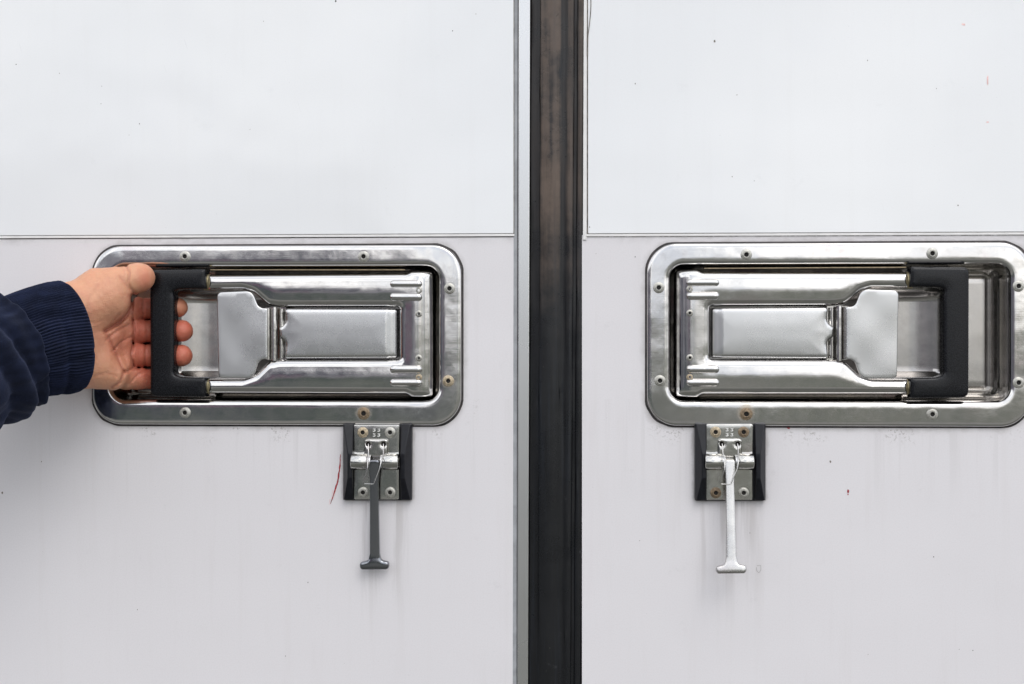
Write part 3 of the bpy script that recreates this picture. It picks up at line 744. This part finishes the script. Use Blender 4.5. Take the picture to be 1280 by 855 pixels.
# ------------------------------------------------------------------ hold-back catches under the latches
def build_catch():
    O = at(472.5, 577)
    root = empty('holdback_catch', O, 'steel catch with black cheeks under the left latch, its T-shaped pull dark', 'door catch', 'catches hanging under the latches')
    def C(px, py): return tuple(at(px, py) - O)
    def poly(pts, step=1.2): return roundpoly([(*C(p[0], p[1]), (p[2] * .6 if len(p) > 2 else 0)) for p in pts], step)
    # moulded block with two faceted cheeks
    bl = poly([(430, 529.5, 1), (516, 529.5, 1), (515.5, 625, 3), (430, 625, 3)])
    xc0, xc1 = C(443, 0)[0], C(501.5, 0)[0]; xo0, xo1 = C(430, 0)[0], C(516, 0)[0]
    pressed('block', [bl], lambda dd, x, z: rr(dd, 0.8, 3.2), [0.1, 0.4, 0.8], 4.0, 0.0, M['block'], root, ang=25)
    for sg in (1, -1):
        def K(u, py, d):            # u: photo pixels in from the block's outer edge
            x, z = C(430 + u if sg > 0 else 516 - u, py); return (x, -d, z)
        Vk = [K(0, 529.5, 2), K(0, 624.5, 2), K(0.2, 529.8, 4.5), K(0.2, 624.2, 4.5),
              K(1.8, 530.0, 7.5), K(8.0, 566, 11.5), K(8.0, 596, 11.5), K(2.2, 623.5, 7.0),
              K(13.2, 530.0, 5.5), K(13.2, 566, 11.0), K(13.2, 596, 11.0), K(13.2, 623.8, 5.0), K(13.4, 530, 2), K(13.4, 624, 2)]
        Fk = [(0, 2, 3, 1), (2, 4, 5, 6, 7, 3), (4, 8, 9, 5), (5, 9, 10, 6), (6, 10, 11, 7), (8, 12, 13, 11, 10, 9), (0, 12, 8, 4, 2), (1, 3, 7, 11, 13), (0, 1, 13, 12)]
        o = mesh('block_cheek', Vk, Fk, M['block'], root, True, 12); recalc(o)
        bv = o.modifiers.new('bevel', 'BEVEL'); bv.width = 0.0005; bv.segments = 2; bv.limit_method = 'ANGLE'; bv.angle_limit = R(10)
    # back plate with a rolled sleeve
    pl = poly([(443.5, 530.5, 2), (500.5, 530.5, 2), (500, 623.5, 3), (443.5, 623.5, 3)])
    pressed('back_plate', [pl], lambda dd, x, z: rr(dd, 0.5, 5.2), [0.1, 0.3, 0.55], 3.0, 2.0, M['catch'], root)
    for i, (px, py) in enumerate(((455, 540), (489, 540), (455.3, 614.5), (489, 614.5))):
        rivet(root, C(px, py), 5.2, 0.95, 'rivet_stained' if i == 0 else 'rivet')
    # bridge with two eyes
    def ell(px, py, r): 
        cx, cz = C(px, py); return np.array([(cx + r * math.cos(2 * math.pi * i / 18), cz + r * math.sin(2 * math.pi * i / 18)) for i in range(18)])
    br = poly([(458, 548, 3), (486.5, 548, 3), (487, 571, 1), (457, 571, 1)], 0.9)
    pressed('bridge', [br, ell(462.3, 554.3, 1.55), ell(481.4, 554.3, 1.55)], lambda dd, x, z: rr(dd, 1.3, 8.6), [0.1, 0.35, 0.7, 1.2], 1.6, 5.0, M['catch'], root)
    for px in (462.3, 481.4): lathe('eye_hole', [(1.6, 7.6), (1.55, 5.6), (0.3, 5.5)], C(px, 554.3), M['hole'], root, 16)
    # rolled sleeves
    for x0, x1 in ((441.8, 462.0), (481.0, 500.4)):
        a = C(x0, 576); b = C(x1, 576)
        n = 30; loops = []
        for rr_, xx in ((4.4, a[0]), (5.6, a[0]), (6.1, a[0] + 0.5), (6.1, b[0] - 0.5), (5.6, b[0]), (4.2, b[0]), (4.2, b[0] - 2)):
            loops.append([(xx, -9.0 + rr_ * math.cos(2 * math.pi * i / n), a[1] + rr_ * math.sin(2 * math.pi * i / n)) for i in range(n)])
        o = loft('rolled_sleeve', loops, M['catch'], root, ang=50); recalc(o)
        q = poly([(x0 + 1, 562.5, 1), (x1 - 1, 562.5, 1), (x1 - 1, 572, 1), (x0 + 1, 572, 1)])
        z1 = C(0, 563)[1]; z0 = C(0, 572)[1]
        pressed('sleeve_flap', [q], lambda dd, x, z: 5.4 + 4.5 * np.clip((z1 - z) / (z1 - z0), 0, 1) ** 2, [0.2, 1.0, 2.0], 1.2, 5.0, M['catch'], root, ang=60)
    # wire clip
    def w(px, py, d): x, z = C(px, py); return (x, -d, z)
    tube('wire_clip', [w(462.6, 554, 8), w(463, 557, 9.6), w(463.2, 566, 10.5), w(464.5, 572, 17), w(464.0, 583, 19.0), w(459.3, 599, 17.5), w(460.2, 601.8, 17.2), w(470.5, 602.4, 17.2), w(472, 601, 17.2), w(479.2, 583, 19.0), w(481, 572, 17), w(481.6, 566, 10.5), w(481.6, 557, 9.6), w(481.2, 554, 8)], 0.38, M['bright'], root, 10)
    for px in (464.0, 480.2):
        a = C(px, 576); tube('spring_coil', [(a[0] + 0.9 * math.sin(t * .5) * 0 + (t - 12) * 0.09, -9.0 + 4.6 * math.cos(t), a[1] + 4.6 * math.sin(t)) for t in np.linspace(0, 25, 90)], 0.45, M['satin'], root, 8)
    tube('cross_pin', [(C(445, 0)[0], -9.0, C(0, 576)[1]), (C(498, 0)[0], -9.0, C(0, 576)[1])], 2.6, M['pan'], root, 16)
    # stamped emblem: two rows of small marks
    V = []; F = []
    def stroke(x0, z0, x1, z1, wd=0.42):
        p = np.array([x0, z0]); q = np.array([x1, z1]); t = (q - p) / np.linalg.norm(q - p); n_ = np.array([-t[1], t[0]]) * wd / 2; b = len(V)
        for s_ in (p + n_, q + n_, q - n_, p - n_): V.append((s_[0], -5.75, s_[1]))
        for s_ in (p + n_, q + n_, q - n_, p - n_): V.append((s_[0], -5.1, s_[1]))
        F.extend([(b, b + 1, b + 2, b + 3), (b, b + 4, b + 5, b + 1), (b + 1, b + 5, b + 6, b + 2), (b + 2, b + 6, b + 7, b + 3), (b + 3, b + 7, b + 4, b)])
    cx, cz = C(472.0, 540.2)
    for sx_ in (-1, 1):
        for sz_ in (-1, 1):
            ox, oz = cx + sx_ * 1.75, cz + sz_ * 1.85
            stroke(ox - .9, oz + .9, ox + .9, oz + .9); stroke(ox + .9, oz + .9, ox - .1, oz + .1); stroke(ox - .1, oz + .1, ox + .9, oz - .4); stroke(ox + .9, oz - .4, ox - .1, oz - 1.1); stroke(ox - .1, oz - 1.1, ox - 1.0, oz - .7)
    mesh('stamped_emblem', V, F, M['stamp'], root, False)
    # pull: flat strap with a T end, pivots on the pin
    pv = at(472, 573) - O
    pull = poly([(464.8, 573, 3), (477.6, 573, 3), (477.5, 580, 2), (475.6, 602, 30), (475.9, 690, 4), (477.6, 698.8, 5), (487.3, 700.5, 3.6), (487.3, 710, 4.6), (451.0, 710, 4.6), (451.0, 701.2, 3.6), (461.5, 698.8, 5), (463.6, 690, 4), (465.3, 602, 30), (464.6, 580, 2)], 1.0)
    pull = pull - pv
    zt = (at(472, 695) - O - pv)[1]
    def hpl(dd, x, z):
        k = np.clip((zt - z) / 3.0, 0, 1)
        return rr(dd, 1.1, 1.6) + 0.55 * k * np.sin(np.clip(dd / 2.6, 0, 1) * math.pi / 2)
    o = pressed('pull_handle', [pull], hpl, [0.12, 0.35, 0.7, 1.15, 2.0], 1.5, -1.8, M['pull'], root, ang=50, back=True)
    o.location = (pv[0] / 1000, -0.0125, pv[1] / 1000)
    return root, o
catch, pull = build_catch()
pull.rotation_euler = (R(3.5), R(-0.4), 0)
def copy_tree(o, parent=None):
    c = o.copy(); COL.objects.link(c); c.parent = parent
    mp = {o: c}
    for ch in list(o.children): mp.update(copy_tree(ch, c))
    return mp
mp = copy_tree(catch)
c2 = mp[catch]; x_, z_ = at(911.6, 577); c2.location = (x_ / 1000, 0, z_ / 1000)
c2.scale = (1.0, 1, 1.0)
c2['label'] = 'steel catch with black cheeks under the right latch, its T-shaped pull bright'
p2 = mp[pull]; p2.rotation_euler = (R(-8.5), R(-0.8), 0)
p2['label'] = 'bright pull handle tilted outward'
def setmat(o, m):
    o.material_slots[0].link = 'OBJECT'; o.material_slots[0].material = m
rv = [o for o in catch.children if o.name.startswith('rivet')]
setmat(mp[rv[0]], M['rivet_stained']); setmat(mp[rv[1]], M['rivet_rusty']); setmat(mp[rv[2]], M['rivet_rusty'])
setmat(p2, M['bright'])

# ------------------------------------------------------------------ the person's hand (implicit surface -> mesh)
def surface_nets(V, org, h):
    nx, ny, nz = V.shape
    s = V < 0
    c = np.zeros((nx - 1, ny - 1, nz - 1, 3)); cnt = np.zeros((nx - 1, ny - 1, nz - 1))
    corners = [(i, j, k) for i in (0, 1) for j in (0, 1) for k in (0, 1)]
    def sub(A, o): return A[o[0]:nx - 1 + o[0], o[1]:ny - 1 + o[1], o[2]:nz - 1 + o[2]]
    for a in corners:
        for ax in range(3):
            if a[ax]: continue
            b = list(a); b[ax] = 1; b = tuple(b)
            va, vb = sub(V, a), sub(V, b); cr = sub(s, a) != sub(s, b)
            t = np.where(cr, va / np.where(cr, va - vb, 1), 0)
            for q in range(3):
                pq = a[q] + (t if q == ax else 0)
                c[..., q] += np.where(cr, pq, 0)
            cnt += cr
    act = cnt > 0
    idx = -np.ones(act.shape, int); idx[act] = np.arange(act.sum())
    ijk = np.argwhere(act)
    P = (ijk + c[act] / cnt[act][:, None]) * h + org
    F = []
    for ax in range(3):
        u, v = (ax + 1) % 3, (ax + 2) % 3
        sl0 = [slice(None)] * 3; sl1 = [slice(None)] * 3; sl0[ax] = slice(0, -1); sl1[ax] = slice(1, None)
        cr = s[tuple(sl0)] != s[tuple(sl1)]
        E = np.argwhere(cr); E = E[(E[:, u] > 0) & (E[:, v] > 0) & (E[:, u] < V.shape[u] - 1) & (E[:, v] < V.shape[v] - 1)]
        def gi(du, dv):
            q = E.copy(); q[:, u] -= du; q[:, v] -= dv; return idx[q[:, 0], q[:, 1], q[:, 2]]
        a, b, c_, d_ = gi(1, 1), gi(0, 1), gi(0, 0), gi(1, 0)
        inn = s[E[:, 0], E[:, 1], E[:, 2]]
        Q = np.stack([a, b, c_, d_], 1); Q[~inn] = Q[~inn][:, ::-1]
        F.append(Q)
    return P, np.concatenate(F)

def hand():
    h = 0.8
    lo = at3(30, 500, 70); hi = at3(250, 320, -25)
    x0, x1 = lo[0] - 4, hi[0] + 6; z0, z1 = lo[2] - 6, hi[2] + 6; y0, y1 = -80, 26
    X = np.arange(x0, x1, h); Y = np.arange(y0, y1, h); Z = np.arange(z0, z1, h)
    gx, gy, gz = np.meshgrid(X, Y, Z, indexing='ij')
    P = np.stack([gx, gy, gz], -1)
    def cap(a, b):
        A = at3(*a[:3]); B = at3(*b[:3]); ab = B - A
        t = np.clip(((P - A) @ ab) / (ab @ ab), 0, 1)
        q = P - A - t[..., None] * ab
        return np.sqrt((q ** 2).sum(-1)) - (a[3] + (b[3] - a[3]) * t)
    def chain(pts, k=1.5):
        r = None
        for i in range(len(pts) - 1):
            c = cap(pts[i], pts[i + 1]); r = c if r is None else smin(r, c, k)
        return r
    def smin(a, b, k):
        hh = np.clip(0.5 + 0.5 * (b - a) / k, 0, 1); return b + (a - b) * hh - k * hh * (1 - hh)
    # wrist and palm
    body = smin(chain([(30, 425, 66, 24), (70, 402, 46, 22.5), (90, 390, 38, 22), (112, 380, 30, 20)]), chain([(30, 452, 66, 23), (92, 452, 36, 20), (118, 452, 26, 16)]), 10)
    body = smin(body, chain([(96, 420, 33, 20), (128, 418, 20, 15)]), 8)
    for a, b in (((118, 392, 20, 15), (157, 388, 3, 9.5)), ((118, 408, 18, 15), (158, 414, 2, 9.8)), ((118, 430, 18, 15), (157, 444, 2, 9.8)), ((118, 452, 20, 15), (157, 471, 3, 9.5))):
        body = smin(body, cap(a, b), 7)
    # thenar eminence and heel of the little-finger side
    body = smin(body, cap((108, 384, 32, 20), (134, 371, 27, 19.5)), 4.5)
    body = smin(body, cap((112, 460, 28, 15.5), (140, 468, 18, 12)), 5)
    # small pads under the fingers
    body = smin(body, cap((152, 428, 9, 6.5), (155, 431, 7, 5.5)), 4); body = smin(body, cap((153, 455, 9, 6.5), (156, 458, 7, 5)), 4)
    body = smin(body, cap((153, 402, 8, 6), (156, 400, 6, 5)), 4)
    thumb = chain([(126, 362, 26, 17), (148, 354, 27, 11.4), (160, 351, 25, 9.0), (168, 348.5, 22, 10.0), (175.3, 347, 18, 10.9)], 4)
    body = smin(body, thumb, 5)
    # fingers: dip behind the grip and come up on its far side
    F_ = []
    F_.append(chain([(154, 387, 1, 9), (172, 386, -5.5, 8.6), (196, 385, -11.8, 7.6), (212, 384.5, -11.5, 7.4), (222.5, 384.5, -6.5, 7.4)], 2))
    F_.append(chain([(155, 413.5, 0, 9), (173, 414, -5, 8.8), (197, 414, -11.6, 8.2), (215, 413.5, -11, 8.2), (227.5, 413.5, -5.0, 8.3)], 2))
    F_.append(chain([(155, 443, 0, 9), (173, 444, -5, 8.8), (197, 444.5, -11.6, 8.2), (214, 444.5, -11, 8.2), (226.8, 444.5, -5.0, 8.4)], 2))
    F_.append(chain([(154, 470, 2, 8.5), (172, 473, -3, 8.2), (194, 474, -10.8, 7.2), (206, 473.5, -11, 7.0), (211, 473, -8, 6.8)], 2))
    fing = F_[0]
    for f in F_[1:]: fing = smin(fing, f, 0.7)
    d = smin(body, fing, 3.2)
    # creases, drawn where the photograph shows them, pressed into the palm side only
    U, W = to_px(P)
    front = 1 / (1 + np.exp((gy - 0.0) / 2.0))       # everything in front of the frame plane
    cre = np.zeros_like(d)
    def crease(pts, dep, wd, gate=1.0):
        nonlocal d, cre
        best = np.full(d.shape, 1e9)
        for (ax_, ay_), (bx_, by_) in zip(pts[:-1], pts[1:]):
            ex, ey = bx_ - ax_, by_ - ay_
            t = np.clip(((U - ax_) * ex + (W - ay_) * ey) / (ex * ex + ey * ey), 0, 1)
            best = np.minimum(best, (U - ax_ - t * ex) ** 2 + (W - ay_ - t * ey) ** 2)
        k = np.exp(-best / (wd * wd)) * gate
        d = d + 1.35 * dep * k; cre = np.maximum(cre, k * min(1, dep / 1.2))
    near = gy < 14
    crease([(166, 369), (165, 382), (158, 395), (148, 404), (131, 414)], 2.0, 2.4)
    crease([(131, 414), (136, 408), (150, 392)], 0.4, 1.2)
    crease([(131, 414), (140, 432), (148, 450), (155, 464)], 0.9, 2.0)
    crease([(133, 425), (148, 412), (161, 406)], 0.7, 1.6)
    crease([(140, 440), (150, 428), (164, 421)], 0.6, 1.5)
    crease([(155, 464), (150, 478), (140, 484)], 0.9, 1.8)
    crease([(155, 466), (165, 461), (174, 460)], 0.9, 1.6)
    crease([(164, 371), (165.5, 384), (165.5, 399)], 1.0, 1.8); crease([(166, 401), (168, 414), (166, 428)], 1.2, 1.8); crease([(166.5, 430), (164, 444), (167, 458)], 1.2, 1.8)
    crease([(179, 372), (178.5, 398)], 0.7, 1.2); crease([(182, 431), (181.5, 458)], 0.7, 1.1); crease([(183.5, 402), (183.5, 427)], 0.3, 1.0)
    crease([(162, 480), (170, 470), (182, 463)], 0.5, 1.4)
    crease([(122, 356), (112, 372), (108, 395)], 0.25, 2.2); crease([(105, 402), (118, 404), (128, 400)], 0.25, 1.4)
    crease([(160, 352), (163, 360), (170, 366)], 0.45, 1.6); crease([(158, 333), (162, 341), (161, 350)], 0.7, 1.8); crease([(154, 336), (156, 344)], 0.3, 1.2)
    crease([(150, 346), (158, 356), (166, 366)], 0.5, 2.4)
    for q_ in range(9): crease([(120 + 5 * q_, 344 + 3 * math.sin(q_ * 2.1)), (124 + 5 * q_, 366 + 4 * math.sin(q_ * 1.3))], 0.10, 0.9)
    for q_ in range(7): crease([(134 + 3 * q_, 422 + 8 * q_ % 17), (150 + 2 * q_, 412 + 9 * q_)], 0.16, 0.8)
    for q_ in range(6): crease([(112 + 4 * q_, 468), (119 + 4 * q_, 482)], 0.12, 0.9)
    crease([(118, 470), (132, 466), (146, 470)], 0.35, 1.6); crease([(110, 425), (118, 436), (122, 450)], 0.35, 1.6)
    # gentle unevenness
    d = d + 0.16 * np.sin(U * 1.9 + 2 * np.sin(W * 0.11)) * (U > 166) * (W > 366) * (U < 190)
    d = d + 0.25 * np.sin(gx * 0.33 + 1.3) * np.sin(gz * 0.29) * np.cos(gy * 0.31) + 0.10 * np.sin(gx * 0.9) * np.sin(gz * 0.83 + gy * 0.5)
    Pv, Fq = surface_nets(d, np.array([X[0], Y[0], Z[0]]), h)
    u, v = to_px(Pv)
    # colour map: pinker fingers and palm centre, with crease shade put into the colour
    ii = np.clip(((Pv - np.array([X[0], Y[0], Z[0]])) / h).round().astype(int), 0, np.array(d.shape) - 1)
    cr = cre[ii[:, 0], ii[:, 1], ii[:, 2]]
    red = np.zeros(len(Pv))
    red += 0.95 / (1 + np.exp(-(u - 164) / 4.0)) * (v > 366)
    red += 0.62 * np.exp(-((u - 148) / 20) ** 2 - ((v - 430) / 28) ** 2)
    red += 0.65 * np.exp(-((u - 181) / 11) ** 2 - ((v - 350) / 15) ** 2)
    red += 0.25 * np.exp(-((u - 112) / 16) ** 2 - ((v - 398) / 12) ** 2)
    red -= 0.35 * np.exp(-((u - 172) / 9) ** 2 - ((v - 478) / 8) ** 2)
    red += 0.25 * np.exp(-((u - 205) / 30) ** 2 - ((v - 430) / 30) ** 2)
    red -= 0.7 * np.exp(-((u - 226) / 12) ** 2 - ((v - 384) / 13) ** 2)
    red = np.clip(red, 0, 1)
    return Pv, Fq, red, np.clip(cr, 0, 1)
person = empty('person', at(85, 420, 35), 'person in a navy sweatshirt, only hand and sleeve visible, gripping the black handle', 'person', d=35)
Pv, Fq, red, cr = hand()
OFF = np.array([person.location.x, person.location.y, person.location.z]) * 1000
hb_ = mesh('hand', Pv - OFF, Fq, M['skin'], person, True, None)
recalc(hb_)
ca = hb_.data.color_attributes.new('tint', 'FLOAT_COLOR', 'POINT')
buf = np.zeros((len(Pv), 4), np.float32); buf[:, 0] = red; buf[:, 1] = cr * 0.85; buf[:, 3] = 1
ca.data.foreach_set('color', buf.ravel())
sm_ = hb_.modifiers.new('smooth', 'SMOOTH'); sm_.factor = 0.5; sm_.iterations = 2
# fingernails are hidden behind the grip; build sleeve next
def arm_tube(name, centres, radii, disp, nth, m, sub=6, inner=True):
    """centres: (px,py,d) joints; radii (a: up-down, b: depth) in mm"""
    C_ = np.array([at3(*c) for c in centres]); k = len(C_)
    ts = np.linspace(0, 1, k); n = (k - 1) * sub + 1; tt = np.linspace(0, 1, n)
    Cc = np.stack([np.interp(tt, ts, C_[:, q]) for q in range(3)], 1)
    # soften the polyline
    for _ in range(sub): Cc[1:-1] = (Cc[:-2] + Cc[2:] + 2 * Cc[1:-1]) / 4
    ra = np.interp(tt, ts, [r[0] for r in radii]); rb = np.interp(tt, ts, [r[1] for r in radii])
    ax0 = (C_[-1] - C_[0]); ax0 /= np.linalg.norm(ax0)
    V = []; F = []
    th = np.linspace(0, 2 * math.pi, nth, endpoint=False)
    for i in range(n):
        t = Cc[min(i + 1, n - 1)] - Cc[max(i - 1, 0)]; t = t / np.linalg.norm(t); t = t * 0.3 + ax0 * 0.7; t /= np.linalg.norm(t)
        u = np.array([0, 0, 1.0]); u -= t * (u @ t); u /= np.linalg.norm(u); v = np.cross(u, t); v /= np.linalg.norm(v)
        if v[1] > 0: v = -v                      # v points at the camera
        dr = disp(th, tt[i])
        off = getattr(disp, 'shift', lambda th, s: 0 * th)(th, tt[i])
        rad_a = ra[i] + dr; rad_b = rb[i] + dr
        V.append(Cc[i] + np.outer(np.cos(th) * rad_a, u) + np.outer(np.sin(th) * rad_b, v) + np.outer(off, t))
    V = np.concatenate(V)
    for i in range(n - 1):
        a = i * nth + np.arange(nth); b = i * nth + (np.arange(nth) + 1) % nth
        F += list(zip(a, b, b + nth, a + nth))
    o = mesh(name, V - OFF, F, m, person, True, None); recalc(o); return o
# cuff: from inside the opening, over the edge, then back along the wrist
def cuff_disp(th, s):
    e = np.clip((s - 0.0) / 0.16, 0, 1); edge = -5.0 * (1 - np.sqrt(max(0, 1 - (1 - min(1, s / 0.10)) ** 2)))
    ribs = (0.85 + 0.25 * np.sin(th * 17 + s * 6)) * np.cos(th * 110 + 2.0 * np.sin(s * 4) + 1.6 * np.sin(th * 3.0 + s * 7) + 0.8 * np.sin(th * 13)) * min(1, max(0.0, (s - 0.02) / 0.05))
    # crease that runs across the knit and a soft bulge
    fold = -1.6 * np.exp(-((s - (0.36 + 0.10 * np.sin(th * 1.0))) / 0.045) ** 2) * np.clip(np.sin(th - 0.5), 0, 1)
    fold += -1.1 * np.exp(-((th - 1.85 - 0.25 * s) / 0.05) ** 2) * (s < 0.9)
    puff = 1.6 * math.sin(min(1, s * 1.1) * math.pi) + 1.2 * np.exp(-((th - 2.3) / 0.5) ** 2 - ((s - 0.2) / 0.2) ** 2)
    return ribs + fold + edge + puff
arm_tube('cuff', [(90, 419.5, 39), (72, 423, 47), (52, 427, 57), (30, 431, 67), (10, 434, 77)], [(40.5, 35), (39.6, 34), (38.0, 33), (36.5, 32), (35, 31)], cuff_disp, 110 * 8, M['cuff'], sub=14)
def sleeve_disp(th, s):
    edge = -9.0 * (1 - math.sqrt(max(0, 1 - (1 - min(1, s / 0.13)) ** 2)))
    fr = np.clip(np.sin(th), 0, 1) ** 0.5
    f = 3.2 * np.exp(-((s - 0.10) / 0.07) ** 2)                                           # hem roll over the cuff
    f = f - 4.5 * np.exp(-((s - (0.30 + 0.10 * np.cos(th - 0.3))) / 0.055) ** 2) * (0.35 + 0.65 * fr)   # long dark fold behind the roll
    f = f + 3.6 * np.exp(-((s - (0.46 + 0.12 * np.cos(th + 0.3))) / 0.11) ** 2)
    f = f - 4.5 * np.exp(-((s - (0.66 + 0.16 * np.cos(th + 0.8))) / 0.06) ** 2) * fr
    f = f - 1.0 * np.exp(-((th - 2.1 - 0.9 * (s - 0.1)) / 0.045) ** 2) * math.exp(-((s - 0.14) / 0.12) ** 2)
    f = f + 1.1 * np.sin(th * 5 + s * 9) * min(1, s * 3) + 0.6 * np.sin(th * 11 - s * 14) + 0.25 * np.sin(th * 29 + s * 8)
    f = f + 5.0 * np.exp(-((th - 2.75) / 0.5) ** 2) * math.exp(-((s - 0.25) / 0.35) ** 2)   # sagging cloth under the arm
    return 1.35 * f + edge + 0.3 * np.sin(th * 7 + 4 * np.sin(s * 6)) * np.sin(s * 11 + th * 2)
arm_tube('sleeve', [(18, 431, 72), (2, 437, 82), (-20, 448, 96), (-48, 464, 112), (-88, 488, 134), (-138, 520, 160)], [(36, 32), (40, 35), (42, 37), (45, 40), (49, 44), (53, 48)], sleeve_disp, 300, M['sleeve'], sub=14)
